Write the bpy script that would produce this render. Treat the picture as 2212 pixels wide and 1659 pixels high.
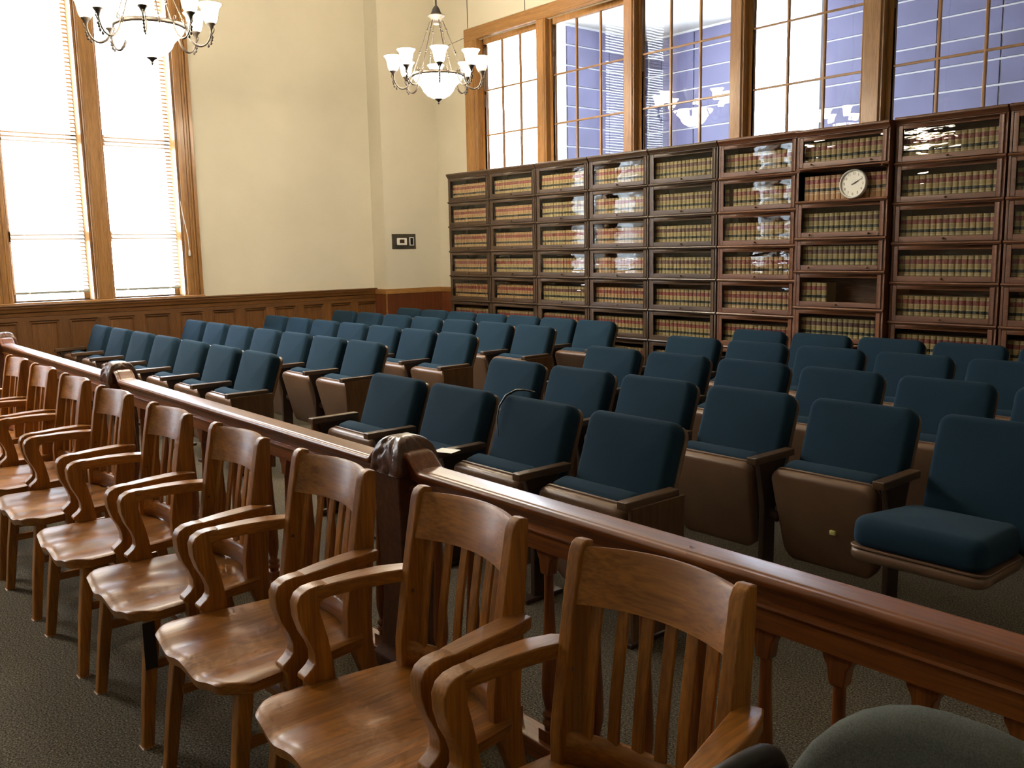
import bpy, bmesh, math, random
from mathutils import Vector, Matrix
random.seed(7)
PI = math.pi
for o in list(bpy.data.objects): bpy.data.objects.remove(o)
SC = bpy.context.scene
COL = SC.collection

# ------------------------------------------------------------------ camera, sky, exposure
YAW, PITCH, ROLL, FPX = 0.87294, 0.14679, 0.019053, 1970.17
cd = bpy.data.cameras.new('camera'); CAM = bpy.data.objects.new('camera', cd); COL.objects.link(CAM)
fw = Vector((-math.sin(YAW)*math.cos(PITCH), math.cos(YAW)*math.cos(PITCH), -math.sin(PITCH)))
rt = Vector((math.cos(YAW), math.sin(YAW), 0)); dn = fw.cross(rt)
c_, s_ = math.cos(ROLL), math.sin(ROLL)
R_ = c_*rt + s_*dn; D_ = -s_*rt + c_*dn
m = Matrix((R_, -D_, -fw)).transposed().to_4x4(); m.translation = (9.794, -7.183, 1.55)
CAM.matrix_world = m
cd.sensor_fit = 'HORIZONTAL'; cd.sensor_width = 36; cd.lens = FPX/2212*36; cd.clip_start = .05
SC.camera = CAM

WORLD = bpy.data.worlds.new('sky'); SC.world = WORLD; WORLD.use_nodes = True
bg = WORLD.node_tree.nodes['Background']
bg.inputs[0].default_value = (.80, .90, 1.0, 1); bg.inputs[1].default_value = 15.0
SC.view_settings.view_transform = 'Standard'; SC.view_settings.look = 'None'
SC.view_settings.exposure = 1.12; SC.view_settings.gamma = 1; SC.view_settings.use_curve_mapping = False
SC.cycles.use_denoising = True
SC.cycles.use_adaptive_sampling = True; SC.cycles.adaptive_threshold = .09; SC.cycles.adaptive_min_samples = 14
SC.cycles.max_bounces = 6; SC.cycles.diffuse_bounces = 3; SC.cycles.glossy_bounces = 3
SC.cycles.transparent_max_bounces = 24; SC.cycles.transmission_bounces = 4
SC.cycles.sample_clamp_indirect = 6.0; SC.cycles.caustics_reflective = False; SC.cycles.caustics_refractive = False
LAMP_E = 40.0          # shade emission

XL, XP, YW = -.958, -.648, .32          # left wall, corner pier face, back wall
CEIL, YF, XR = 6.2, -14.0, 12.5
WIN_A = [(-5.0, -4.165), (-3.978, -3.148)]
PITCH_W = 4.88
SILL, WTOP = 1.085, 5.65

def portal(name, loc, sy, sz, rot):
    l = bpy.data.lights.new(name, 'AREA'); l.shape = 'RECTANGLE'; l.size = sy; l.size_y = sz
    l.cycles.is_portal = True
    o = bpy.data.objects.new(name, l); COL.objects.link(o); o.location = loc; o.rotation_euler = rot
for k in range(2):
    for (a, b) in WIN_A:
        portal('window_portal', (XL-.33, (a+b)/2-k*PITCH_W, (SILL+WTOP)/2), WTOP-SILL, b-a, (0, -PI/2, 0))
portal('hall_portal', (XL-.33, 1.9, 3.2), 3.3, 1.95, (0, -PI/2, 0))

portal('hall_portal', (1.6, 5.22, 3.65), 1.3, 2.7, (-PI/2, 0, 0))

# ------------------------------------------------------------------ node helpers and materials
def new_mat(name):
    mt = bpy.data.materials.new(name); mt.use_nodes = True
    nt = mt.node_tree; p = nt.nodes['Principled BSDF']
    return mt, nt, p
def N(nt, t, **kw):
    n = nt.nodes.new(t)
    for k, v in kw.items():
        if k.startswith('i_'):
            n.inputs[k[2:].replace('_', ' ')].default_value = v
        else: setattr(n, k, v)
    return n
def coords(nt, scale, jitter=True):
    tc = N(nt, 'ShaderNodeTexCoord'); mp = N(nt, 'ShaderNodeMapping')
    mp.inputs['Scale'].default_value = scale
    if jitter:
        oi = N(nt, 'ShaderNodeObjectInfo'); ml = N(nt, 'ShaderNodeMath', operation='MULTIPLY'); ml.inputs[1].default_value = 7.3
        nt.links.new(oi.outputs['Random'], ml.inputs[0])
        ad = N(nt, 'ShaderNodeVectorMath', operation='ADD')
        nt.links.new(tc.outputs['Object'], ad.inputs[0]); nt.links.new(ml.outputs[0], ad.inputs[1])
        nt.links.new(ad.outputs[0], mp.inputs['Vector'])
    else: nt.links.new(tc.outputs['Object'], mp.inputs['Vector'])
    return mp.outputs['Vector']
def ramp(nt, fac, stops):
    r = N(nt, 'ShaderNodeValToRGB'); e = r.color_ramp.elements
    while len(e) > 1: e.remove(e[-1])
    e[0].position = stops[0][0]; e[0].color = (*stops[0][1], 1)
    for p, c in stops[1:]:
        x = e.new(p); x.color = (*c, 1)
    nt.links.new(fac, r.inputs[0]); return r.outputs[0]
def bump(nt, p, h, s=.2, d=.002):
    b = N(nt, 'ShaderNodeBump'); b.inputs['Strength'].default_value = s; b.inputs['Distance'].default_value = d
    nt.links.new(h, b.inputs['Height']); nt.links.new(b.outputs[0], p.inputs['Normal'])
def plain(name, col, rough=.5, metal=0, var=.12, nscale=8, bmp=0, spec=.5, coat=0):
    mt, nt, p = new_mat(name)
    no = N(nt, 'ShaderNodeTexNoise'); no.inputs['Scale'].default_value = nscale; no.inputs['Detail'].default_value = 4
    nt.links.new(coords(nt, (1, 1, 1)), no.inputs['Vector'])
    lo = tuple(c*(1-var) for c in col); hi = tuple(min(1, c*(1+var)) for c in col)
    nt.links.new(ramp(nt, no.outputs[0], [(.3, lo), (.7, hi)]), p.inputs['Base Color'])
    p.inputs['Roughness'].default_value = rough; p.inputs['Metallic'].default_value = metal
    p.inputs['Specular IOR Level'].default_value = spec; p.inputs['Coat Weight'].default_value = coat
    p.inputs['Coat Roughness'].default_value = .15
    if bmp: bump(nt, p, no.outputs[0], bmp)
    return mt
def wood(name, dark, light, axis='z', rough=.35, coat=.3, freq=26, streak=.5):
    mt, nt, p = new_mat(name)
    sc = {'x': (.05, 1, 1), 'y': (1, .05, 1), 'z': (1, 1, .05)}[axis]
    v = coords(nt, tuple(freq*s for s in sc))
    no = N(nt, 'ShaderNodeTexNoise'); no.inputs['Scale'].default_value = 1; no.inputs['Detail'].default_value = 5
    no.inputs['Roughness'].default_value = .65; no.inputs['Distortion'].default_value = .25
    nt.links.new(v, no.inputs['Vector'])
    v2 = coords(nt, tuple(freq*7*s for s in sc))
    n2 = N(nt, 'ShaderNodeTexNoise'); n2.inputs['Scale'].default_value = 1; n2.inputs['Detail'].default_value = 2
    nt.links.new(v2, n2.inputs['Vector'])
    mid = tuple((a+b)/2 for a, b in zip(dark, light))
    c1 = ramp(nt, no.outputs[0], [(.30, dark), (.5, mid), (.68, light)])
    c2 = ramp(nt, n2.outputs[0], [(.35, (1-streak*.6,)*3), (.6, (1, 1, 1))])
    mx = N(nt, 'ShaderNodeMix', data_type='RGBA', blend_type='MULTIPLY'); mx.inputs[0].default_value = 1
    nt.links.new(c1, mx.inputs[6]); nt.links.new(c2, mx.inputs[7])
    oi = N(nt, 'ShaderNodeObjectInfo'); mr = N(nt, 'ShaderNodeMapRange'); mr.inputs[3].default_value = .86; mr.inputs[4].default_value = 1.12
    nt.links.new(oi.outputs['Random'], mr.inputs[0])
    m2 = N(nt, 'ShaderNodeVectorMath', operation='SCALE'); nt.links.new(mx.outputs[2], m2.inputs[0]); nt.links.new(mr.outputs[0], m2.inputs['Scale'])
    nt.links.new(m2.outputs[0], p.inputs['Base Color'])
    p.inputs['Roughness'].default_value = rough; p.inputs['Coat Weight'].default_value = coat; p.inputs['Coat Roughness'].default_value = .18
    bump(nt, p, n2.outputs[0], .08, .001)
    return mt
def wood3(name, d, l, **k): return {a: wood(name+'_'+a, d, l, a, **k) for a in 'xyz'}
def emit(name, col, e, base=(.9, .85, .75)):
    mt, nt, p = new_mat(name); p.inputs['Base Color'].default_value = (*base, 1)
    p.inputs['Emission Color'].default_value = (*col, 1); p.inputs['Emission Strength'].default_value = e
    p.inputs['Roughness'].default_value = .3
    return mt
def glass(name, wav=0, wscale=(6, 6, 6), tint=(1, 1, 1), dist=.003, back=1.0):
    mt, nt, p = new_mat(name); nt.nodes.remove(p); out = nt.nodes['Material Output']
    tr = N(nt, 'ShaderNodeBsdfTransparent'); tr.inputs[0].default_value = (*tint, 1)
    gl = N(nt, 'ShaderNodeBsdfGlossy'); gl.inputs['Roughness'].default_value = .0
    fr = N(nt, 'ShaderNodeFresnel'); fr.inputs[0].default_value = 1.5
    ge = N(nt, 'ShaderNodeNewGeometry'); io = N(nt, 'ShaderNodeMapRange'); io.inputs[3].default_value = 1.5; io.inputs[4].default_value = 1/1.5
    nt.links.new(ge.outputs['Backfacing'], io.inputs[0]); nt.links.new(io.outputs[0], fr.inputs[0])   # same pane from either side
    mx = N(nt, 'ShaderNodeMixShader')
    fq = N(nt, 'ShaderNodeMath', operation='MULTIPLY'); fl = N(nt, 'ShaderNodeMapRange'); fl.inputs[3].default_value = 1; fl.inputs[4].default_value = back
    nt.links.new(ge.outputs['Backfacing'], fl.inputs[0]); nt.links.new(fr.outputs[0], fq.inputs[0]); nt.links.new(fl.outputs[0], fq.inputs[1])
    nt.links.new(fq.outputs[0], mx.inputs[0]); nt.links.new(tr.outputs[0], mx.inputs[1]); nt.links.new(gl.outputs[0], mx.inputs[2])
    nt.links.new(mx.outputs[0], out.inputs[0])
    if wav:
        no = N(nt, 'ShaderNodeTexNoise'); no.inputs['Scale'].default_value = 1; no.inputs['Detail'].default_value = 1.2; no.inputs['Roughness'].default_value = .35
        nt.links.new(coords(nt, wscale), no.inputs['Vector'])
        b = N(nt, 'ShaderNodeBump'); b.inputs['Strength'].default_value = wav; b.inputs['Distance'].default_value = dist
        nt.links.new(no.outputs[0], b.inputs['Height']); nt.links.new(b.outputs[0], gl.inputs['Normal'])
    return mt
def fabric(name, col, fine=900, rough=.95):
    mt, nt, p = new_mat(name)
    no = N(nt, 'ShaderNodeTexNoise'); no.inputs['Scale'].default_value = fine; no.inputs['Detail'].default_value = 2
    nt.links.new(coords(nt, (1, 1, 1)), no.inputs['Vector'])
    nt.links.new(ramp(nt, no.outputs[0], [(.3, tuple(c*.72 for c in col)), (.7, tuple(c*1.25 for c in col))]), p.inputs['Base Color'])
    p.inputs['Roughness'].default_value = rough; p.inputs['Sheen Weight'].default_value = .05; p.inputs['Sheen Roughness'].default_value = .4
    p.inputs['Sheen Tint'].default_value = (.5, .7, .9, 1)
    p.inputs['Specular IOR Level'].default_value = .15
    bump(nt, p, no.outputs[0], .3, .001)
    return mt

M = {}
M['plaster'] = plain('cream_plaster', (.62, .575, .465), .8, var=.05, nscale=1.2, spec=.2)
M['ceil'] = plain('white_ceiling', (.75, .72, .65), .9, var=.03)
TR = wood3('oak_trim', (.30, .138, .036), (.44, .222, .070), rough=.4, coat=.25)
WS = wood3('wainscot_oak', (.115, .046, .010), (.185, .077, .019), rough=.45, coat=.2)
PW = wood3('pier_wood', (.13, .035, .012), (.19, .055, .018), rough=.45, coat=.15)
CH = wood3('chair_oak', (.235, .079, .0085), (.47, .183, .025), rough=.42, coat=.10, freq=22)
RL = wood3('rail_mahogany', (.15, .038, .007), (.29, .090, .017), rough=.36, coat=.15, freq=20)
BK = wood3('bookcase_walnut', (.062, .036, .020), (.105, .062, .036), rough=.42, coat=.12, freq=38)
BM = wood3('bookcase_mahogany', (.13, .045, .018), (.20, .075, .030), rough=.42, coat=.12, freq=38)
SW = wood3('arm_walnut', (.07, .036, .016), (.14, .075, .034), rough=.35, coat=.3)
EP = wood3('end_panel_laminate', (.10, .045, .015), (.17, .08, .028), rough=.45, coat=.1)
M['newel'] = plain('newel_dark_walnut', (.085, .030, .012), .38, var=.35, nscale=38, coat=.2, bmp=.9)
M['dark'] = plain('dark_interior', (.05, .026, .014), .7)
M['blue'] = fabric('blue_upholstery', (.0125, .033, .056))
M['grey'] = fabric('grey_upholstery', (.10, .105, .09), fine=420)
M['shell'] = plain('brown_plastic_shell', (.17, .095, .055), .36, var=.06)
M['steel'] = plain('brown_steel', (.05, .028, .018), .45, metal=.3)
M['black'] = plain('black_plastic', (.012, .012, .014), .4)
M['bronze'] = plain('bronze', (.020, .013, .008), .5, metal=.25, var=.4, nscale=30)
M['pewter'] = plain('pewter_canopy', (.055, .047, .042), .55, metal=.3, var=.2, nscale=20)
M['lamp'] = emit('lit_glass_shade', (1, .85, .62), LAMP_E)
M['bowl'] = emit('lit_glass_bowl', (1, .88, .68), LAMP_E*.8)
M['unlit'] = emit('unlit_glass_shade', (1, .80, .5), .35, (.8, .72, .5))  # bulb is off; a faint glow is put into this shade's material
M['white'] = plain('white_plastic', (.75, .74, .70), .4, var=.03)
M['cream'] = plain('clock_face', (.78, .76, .66), .35, var=.03)
M['chrome'] = plain('steel_plate', (.13, .115, .09), .35, metal=.6)
M['brass'] = plain('dark_brass_knob', (.10, .06, .02), .35, metal=.8)
M['gold'] = plain('gilt_line', (.55, .46, .26), .5)
M['page'] = plain('page_block', (.55, .47, .33), .8)
M['yellow'] = plain('yellow_sticker', (.75, .70, .25), .6)
M['hall'] = plain('hall_panel_blue', (.145, .14, .255), .55, var=.16, nscale=1.2)
M['hallwhite'] = plain('hall_white_strip', (.80, .80, .82), .6, var=.03)
M['pane'] = glass('window_glass', .2, (4, 4, 4), (.97, .98, 1), .002, .2)
M['wavy'] = glass('wavy_bookcase_glass', 1.0, (5, 5, 22), (.95, .96, .94), .0022, .7)
# venetian slat: white, lets daylight glow through
mt, nt, p = new_mat('blind_slat'); out = nt.nodes['Material Output']; p.inputs['Base Color'].default_value = (.74, .75, .74, 1); p.inputs['Roughness'].default_value = .5
tl = N(nt, 'ShaderNodeBsdfTranslucent'); tl.inputs[0].default_value = (.80, .82, .82, 1)
mx = N(nt, 'ShaderNodeMixShader'); mx.inputs[0].default_value = .27
nt.links.new(p.outputs[0], mx.inputs[1]); nt.links.new(tl.outputs[0], mx.inputs[2]); nt.links.new(mx.outputs[0], out.inputs[0])
M['slat'] = mt
M['rail_grey'] = plain('grey_bottom_rail', (.30, .31, .26), .5)
# carpet
mt, nt, p = new_mat('speckled_carpet')
n1 = N(nt, 'ShaderNodeTexNoise'); n1.inputs['Scale'].default_value = 150; n1.inputs['Detail'].default_value = 3; n1.inputs['Roughness'].default_value = .7
nt.links.new(coords(nt, (1, 1, 1), False), n1.inputs['Vector'])
n2 = N(nt, 'ShaderNodeTexVoronoi'); n2.inputs['Scale'].default_value = 160; nt.links.new(coords(nt, (1, 1, 1), False), n2.inputs['Vector'])
c1 = ramp(nt, n1.outputs[0], [(.36, (.024, .020, .015)), (.48, (.115, .098, .072)), (.58, (.165, .143, .107)), (.70, (.36, .33, .26))])
c2 = ramp(nt, n2.outputs[0], [(.0, (.55, .55, .55)), (.45, (1, 1, 1))])
mx = N(nt, 'ShaderNodeMix', data_type='RGBA', blend_type='MULTIPLY'); mx.inputs[0].default_value = 1
nt.links.new(c1, mx.inputs[6]); nt.links.new(c2, mx.inputs[7]); nt.links.new(mx.outputs[2], p.inputs['Base Color'])
p.inputs['Roughness'].default_value = 1; p.inputs['Specular IOR Level'].default_value = .05
bump(nt, p, n1.outputs[0], .8, .006); M['carpet'] = mt
def label_mat(name, col, ink, amount):
    mt, nt, p = new_mat(name)
    v = coords(nt, (260, 260, 420)); no = N(nt, 'ShaderNodeTexNoise'); no.inputs['Scale'].default_value = 1; no.inputs['Detail'].default_value = 0
    nt.links.new(v, no.inputs['Vector'])
    nt.links.new(ramp(nt, no.outputs[0], [(amount-.03, col), (amount+.03, ink)]), p.inputs['Base Color']); p.inputs['Roughness'].default_value = .45
    return mt
M['red'] = label_mat('red_spine_label', (.22, .014, .014), (.45, .33, .27), .62)
M['maroon'] = label_mat('maroon_spine_label', (.085, .012, .012), (.35, .27, .22), .62)
M['blacklab'] = label_mat('black_spine_label', (.010, .014, .012), (.32, .30, .24), .66)
M['tan'] = plain('tan_buckram', (.40, .275, .125), .6, var=.14, nscale=5)
M['tan2'] = plain('rosy_tan_buckram', (.42, .24, .115), .6, var=.14, nscale=5)
M['tan3'] = plain('olive_tan_buckram', (.36, .27, .12), .6, var=.14, nscale=5)

# ------------------------------------------------------------------ mesh helpers
def weighted(me, lim=math.cos(math.radians(48))):
    """area-weighted corner normals, so broad faces stay flat beside their bevels"""
    inc = [[] for _ in me.vertices]
    fn = [(p.normal.copy(), p.area) for p in me.polygons]
    for p in me.polygons:
        for v in p.vertices: inc[v].append(p.index)
    out = []
    for p in me.polygons:
        n0 = fn[p.index][0]
        for v in p.vertices:
            n = Vector((0, 0, 0))
            for q in inc[v]:
                if fn[q][0].dot(n0) > lim: n += fn[q][0]*fn[q][1]
            out.append(tuple(n.normalized() if n.length > 0 else n0))
    me.normals_split_custom_set(out)

class B:
    def __init__(s): s.v = []; s.f = []; s.m = []; s.mi = 0; s.sm = []; s.smooth = False
    def add(s, vs, fs, smooth=None):
        o = len(s.v); s.v += [tuple(x) for x in vs]; s.f += [tuple(i+o for i in f) for f in fs]
        s.m += [s.mi]*len(fs); s.sm += [s.smooth if smooth is None else smooth]*len(fs); return s
    def box(s, x0, x1, y0, y1, z0, z1):
        if x0 > x1: x0, x1 = x1, x0
        if y0 > y1: y0, y1 = y1, y0
        if z0 > z1: z0, z1 = z1, z0
        return s.add([(x0, y0, z0), (x1, y0, z0), (x1, y1, z0), (x0, y1, z0), (x0, y0, z1), (x1, y0, z1), (x1, y1, z1), (x0, y1, z1)],
                     [(3, 2, 1, 0), (4, 5, 6, 7), (0, 1, 5, 4), (1, 2, 6, 5), (2, 3, 7, 6), (3, 0, 4, 7)], False)
    def ext(s, poly, axis, a, b):
        """extrude a 2-D polygon along an axis: x->(y,z), y->(x,z), z->(x,y)"""
        f = {'x': lambda p, t: (t, p[0], p[1]), 'y': lambda p, t: (p[0], t, p[1]), 'z': lambda p, t: (p[0], p[1], t)}[axis]
        n = len(poly); vs = [f(p, a) for p in poly]+[f(p, b) for p in poly]
        fs = [tuple(range(n)), tuple(range(2*n-1, n-1, -1))]+[(i, (i+1) % n+0, (i+1) % n+n, i+n)[::-1] for i in range(n)]
        return s.add(vs, fs, False)
    def rings(s, rs, closed=True, cap=True, smooth=True):
        n = len(rs[0]); vs = [p for r in rs for p in r]; fs = []
        for k in range(len(rs)-1):
            for i in range(n if closed else n-1):
                j = (i+1) % n; fs.append((k*n+i, k*n+j, (k+1)*n+j, (k+1)*n+i))
        s.add(vs, fs, smooth)
        if cap: s.add(rs[0], [tuple(range(n-1, -1, -1))], False); s.add(rs[-1], [tuple(range(n))], False)
        return s
    def lathe(s, prof, c=(0, 0, 0), n=16, cap=True):
        return s.rings([[(c[0]+r*math.cos(2*PI*i/n), c[1]+r*math.sin(2*PI*i/n), c[2]+z) for i in range(n)] for r, z in prof], True, cap)
    def tube(s, pts, r, n=8, cap=True):
        pts = [Vector(p) for p in pts]; rs = []; up = Vector((0, 0, 1))
        for i, p in enumerate(pts):
            d = (pts[min(i+1, len(pts)-1)]-pts[max(i-1, 0)]).normalized()
            u = d.cross(up)
            if u.length < 1e-3: u = d.cross(Vector((1, 0, 0)))
            u.normalize(); w = u.cross(d).normalized(); rr = r[i] if isinstance(r, (list, tuple)) else r
            rs.append([tuple(p+rr*(math.cos(2*PI*k/n)*u+math.sin(2*PI*k/n)*w)) for k in range(n)])
            up = w
        return s.rings(rs, True, cap)
    def sweep(s, pts, secs, smooth=False):
        """rectangular section (half width, half height) swept along pts; width horizontal"""
        pts = [Vector(p) for p in pts]; rs = []
        for i, p in enumerate(pts):
            d = (pts[min(i+1, len(pts)-1)]-pts[max(i-1, 0)]).normalized()
            u = d.cross(Vector((0, 0, 1)));
            if u.length < 1e-3: u = Vector((1, 0, 0))
            u.normalize(); w = u.cross(d).normalized(); a, b = secs[i] if isinstance(secs, list) else secs
            rs.append([tuple(p+u*a*sx+w*b*sz) for sx, sz in ((-1, -1), (1, -1), (1, 1), (-1, 1))])
        return s.rings(rs, True, True, smooth)
    def mesh(s, name, mats, bevel=0, seg=2, ang=35, fn=None):
        me = bpy.data.meshes.new(name); me.from_pydata(s.v if fn is None else [fn(*v) for v in s.v], [], s.f)
        for mtt in (mats if isinstance(mats, (list, tuple)) else [mats]): me.materials.append(mtt)
        for p, mi, sm in zip(me.polygons, s.m, s.sm): p.material_index = mi; p.use_smooth = sm
        bm = bmesh.new(); bm.from_mesh(me); bmesh.ops.recalc_face_normals(bm, faces=bm.faces)
        if bevel:
            bmesh.ops.remove_doubles(bm, verts=bm.verts, dist=1e-5)
            es = [e for e in bm.edges if len(e.link_faces) == 2 and e.calc_face_angle(0) > math.radians(ang)]
            bmesh.ops.bevel(bm, geom=es, offset=bevel, segments=seg, profile=.5, affect='EDGES', clamp_overlap=True)
            for f in bm.faces: f.smooth = True
        bm.to_mesh(me); bm.free()
        if bevel: weighted(me)
        return me

def obj(name, me, parent=None, loc=None, rot=None):
    o = bpy.data.objects.new(name, me); COL.objects.link(o)
    if parent is not None: o.parent = parent
    if loc is not None: o.location = loc
    if rot is not None: o.rotation_euler = rot
    return o
def tag(o, label=None, cat=None, group=None, kind=None):
    if label: o['label'] = label
    if cat: o['category'] = cat
    if group: o['group'] = group
    if kind: o['kind'] = kind
    return o
def thing(name, label, cat, loc=(0, 0, 0), rz=0, group=None):
    o = obj(name, None, None, loc, (0, 0, rz)); o.empty_display_size = .1
    return tag(o, label, cat, group)
def struct(name, me, label=None, parent=None):
    o = obj(name, me, parent); o['kind'] = 'structure'
    if label: o['label'] = label
    return o
def copy_tree(o, parent=None):
    c = o.copy(); COL.objects.link(c); c.parent = parent
    for ch in list(o.children): copy_tree(ch, c)
    return c
def boxm(name, x0, x1, y0, y1, z0, z1, mat, bevel=0): return B().box(x0, x1, y0, y1, z0, z1).mesh(name, mat, bevel)
def centred(name, sx, sy, sz, mat, bevel=0): return boxm(name, -sx/2, sx/2, -sy/2, sy/2, -sz/2, sz/2, mat, bevel)
ORD = ['first', 'second', 'third', 'fourth', 'fifth', 'sixth', 'seventh', 'eighth', 'ninth', 'tenth']

# ------------------------------------------------------------------ room shell
struct('floor', boxm('floor', XL-.35, XR+.3, YF-.3, 5.3, -.12, 0, M['carpet']), 'grey-brown speckled carpet')
struct('ceiling', boxm('ceiling', XL-.35, XR+.3, YF-.3, YW, CEIL, CEIL+.15, M['ceil']), 'white courtroom ceiling')
# left wall with two pairs of tall windows
b = B(); edges = []
for k in range(2):
    edges.append((WIN_A[0][0]-k*PITCH_W, WIN_A[1][1]-k*PITCH_W))
y_hi = YW+.15
b.box(XL-.35, XL, YF-.3, y_hi, 0, SILL); b.box(XL-.35, XL, YF-.3, y_hi, WTOP, CEIL)
for (a, c) in edges: b.box(XL-.35, XL, c, y_hi, SILL, WTOP); y_hi = a
b.box(XL-.35, XL, YF-.3, y_hi, SILL, WTOP)
struct('wall_left', b.mesh('wall_left', M['plaster']), 'cream plaster wall with tall windows')
struct('wall_pier', boxm('wall_pier', XL, XP, -.575, YW, 0, CEIL, M['plaster']), 'cream plaster pier in the corner')
struct('wall_right', boxm('wall_right', XR, XR+.3, YF, YW, 0, CEIL, M['plaster']), 'cream plaster wall')
struct('wall_front', boxm('wall_front', XL-.35, XR+.3, YF-.3, YF, 0, CEIL, M['plaster']), 'cream plaster wall')
# back wall with a row of interior windows above the bookcases
OPEN = [(.30, 1.453), (1.592, 2.848), (2.974, 4.231), (4.362, 5.595), (5.748, 6.985), (7.125, 8.37)]
OZ0, OZ1 = 2.36, 4.19
b = B(); b.box(XP, XR, YW, YW+.15, 0, OZ0); b.box(XP, XR, YW, YW+.15, OZ1, CEIL)
b.box(XP, OPEN[0][0], YW, YW+.15, OZ0, OZ1); b.box(OPEN[-1][1], XR, YW, YW+.15, OZ0, OZ1)
for i in range(len(OPEN)-1): b.box(OPEN[i][1], OPEN[i+1][0], YW, YW+.15, OZ0, OZ1)
struct('wall_back', b.mesh('wall_back', M['plaster']), 'cream plaster wall behind the bookcases')
# casing boards of the interior windows
t1 = obj('trim_1', None); tag(t1, 'oak casing around the interior windows', kind='structure')
yc = YW-.035
obj('header_board', boxm('header_board', .05, 8.6, yc, YW, OZ1, OZ1+.155, TR['x'], .004), t1)
obj('header_bead', boxm('header_bead', .30, 8.37, yc-.012, yc, OZ1+.005, OZ1+.03, TR['x'], .004), t1)
obj('casing_board', boxm('casing_board', .05, .30, yc, YW, OZ0-.1, OZ1, TR['z'], .004), t1)
for k, xx in enumerate((.235, .262, .285)): obj('casing_bead', boxm('casing_bead', xx, xx+.013, yc-.01, yc, OZ0, OZ1, TR['z'], .004), t1)
for i in range(len(OPEN)-1):
    obj('post_board', boxm('post_board', OPEN[i][1], OPEN[i+1][0], yc, YW, OZ0-.1, OZ1, TR['z'], .004), t1)
    obj('post_bead', boxm('post_bead', OPEN[i+1][0]-.03, OPEN[i+1][0]-.008, yc-.01, yc, OZ0, OZ1, TR['z'], .004), t1)
obj('sill_board', boxm('sill_board', .05, 8.5, yc-.02, YW, OZ0-.16, OZ0-.1, TR['x'], .004), t1)
GY = .385
ROWS = [2.43, 3.0, 3.556, 4.12]
for i, (x0, x1) in enumerate(OPEN):
    w = obj('window_%d' % (i+1), None); tag(w, 'interior sash window of nine panes, %s from the corner' % ORD[i], kind='structure')
    s = .062
    b = B().box(x0, x0+s, GY-.025, GY+.025, OZ0, OZ1).box(x1-s, x1, GY-.025, GY+.025, OZ0, OZ1)
    b.box(x0+s, x1-s, GY-.025, GY+.025, OZ1-.07, OZ1).box(x0+s, x1-s, GY-.025, GY+.025, OZ0, OZ0+.07)
    obj('sash_frame', b.mesh('sash_frame', TR['z'], .004), w)
    obj('jamb_lining', B().box(x0-.001, x0+.012, YW-.03, YW+.15, OZ0, OZ1).box(x1-.012, x1+.001, YW-.03, YW+.15, OZ0, OZ1).mesh('jamb_lining', TR['z']), w)
    gx0, gx1 = x0+s, x1-s; pw = (gx1-gx0)/3
    for k in (1, 2): obj('muntin', boxm('muntin', gx0+k*pw-.011, gx0+k*pw+.011, GY-.014, GY+.014, OZ0+.07, OZ1-.07, TR['z'], .003), w)
    for z in ROWS[1:3]: obj('muntin', boxm('muntin', gx0, gx1, GY-.0135, GY+.0135, z-.010, z+.010, TR['x'], .003), w)
    for r in range(3):
        for k in range(3):
            obj('pane', boxm('pane', gx0+k*pw+.008, gx0+(k+1)*pw-.008, GY-.002, GY+.002, ROWS[r]+.008, ROWS[r+1]-.008, M['pane']), w)
# thin wires stapled on the back wall
tag(obj('wall_wire', B().tube([(.10, YW-.004, CEIL-.1), (.10, YW-.004, 4.36)], .004, 6).mesh('wall_wire', M['pewter'])), 'thin wire running up cream wall above left end of window casing', 'wire')
tag(obj('wall_wire', B().tube([(1.22, YW-.004, CEIL-.1), (1.22, YW-.004, 4.36)], .004, 6).mesh('wall_wire', M['pewter'])), 'thin wire running up cream wall above the first interior window', 'wire')
tag(obj('wall_wire', B().tube([(-.62, YW-.004, 4.20), (.04, YW-.004, 4.26)], .003, 6).mesh('wall_wire', M['steel'])), 'thin slanting wire between corner pier and window casing', 'wire')

# ------------------------------------------------------------------ neighbouring hall behind the interior windows
HY, HZ, HX = 5.0, 5.0, 10.5
FX0, FX1, FZ0 = .95, 2.25, 2.3
hw = obj('wall_hall_far', B().box(XL-.35, FX0, HY, HY+.2, 0, HZ).box(FX1, HX, HY, HY+.2, 0, HZ).box(FX0, FX1, HY, HY+.2, 0, FZ0).mesh('wall_hall_far', M['hallwhite']))
wf = obj('window_9', None); tag(wf, 'bright white-framed window in the hall wall', kind='structure')
obj('window_frame', B().box(FX0-.06, FX0+.03, HY-.05, HY+.06, FZ0, HZ).box(FX1-.03, FX1+.06, HY-.05, HY+.06, FZ0, HZ).box(FX0, FX1, HY-.05, HY+.06, FZ0-.08, FZ0+.03).mesh('window_frame', M['hallwhite'], .004), wf)
obj('meeting_rail', boxm('meeting_rail', FX0, FX1, HY-.02, HY+.06, 4.62, 4.78, M['hallwhite'], .004), wf)
for za, zb in ((FZ0+.03, 4.62), (4.78, HZ)): obj('pane', boxm('pane', FX0+.03, FX1-.03, HY+.02, HY+.024, za, zb, M['pane']), wf); tag(hw, 'white wall of the hall clad in blue panels', kind='structure')
b = B().box(XL-.35, XL, 2.86, HY, 0, HZ).box(XL-.35, XL, YW+.15, .95, 0, HZ).box(XL-.35, XL, .95, 2.86, 0, 1.6).box(XL-.35, XL, .95, 2.86, 4.86, HZ)
hs = obj('wall_hall_side', b.mesh('wall_hall_side', M['hallwhite'])); tag(hs, 'side wall of the hall with a bright window', kind='structure')
struct('wall_hall_right', boxm('wall_hall_right', HX, HX+.2, YW+.15, HY+.2, 0, HZ, M['hallwhite']))
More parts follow.
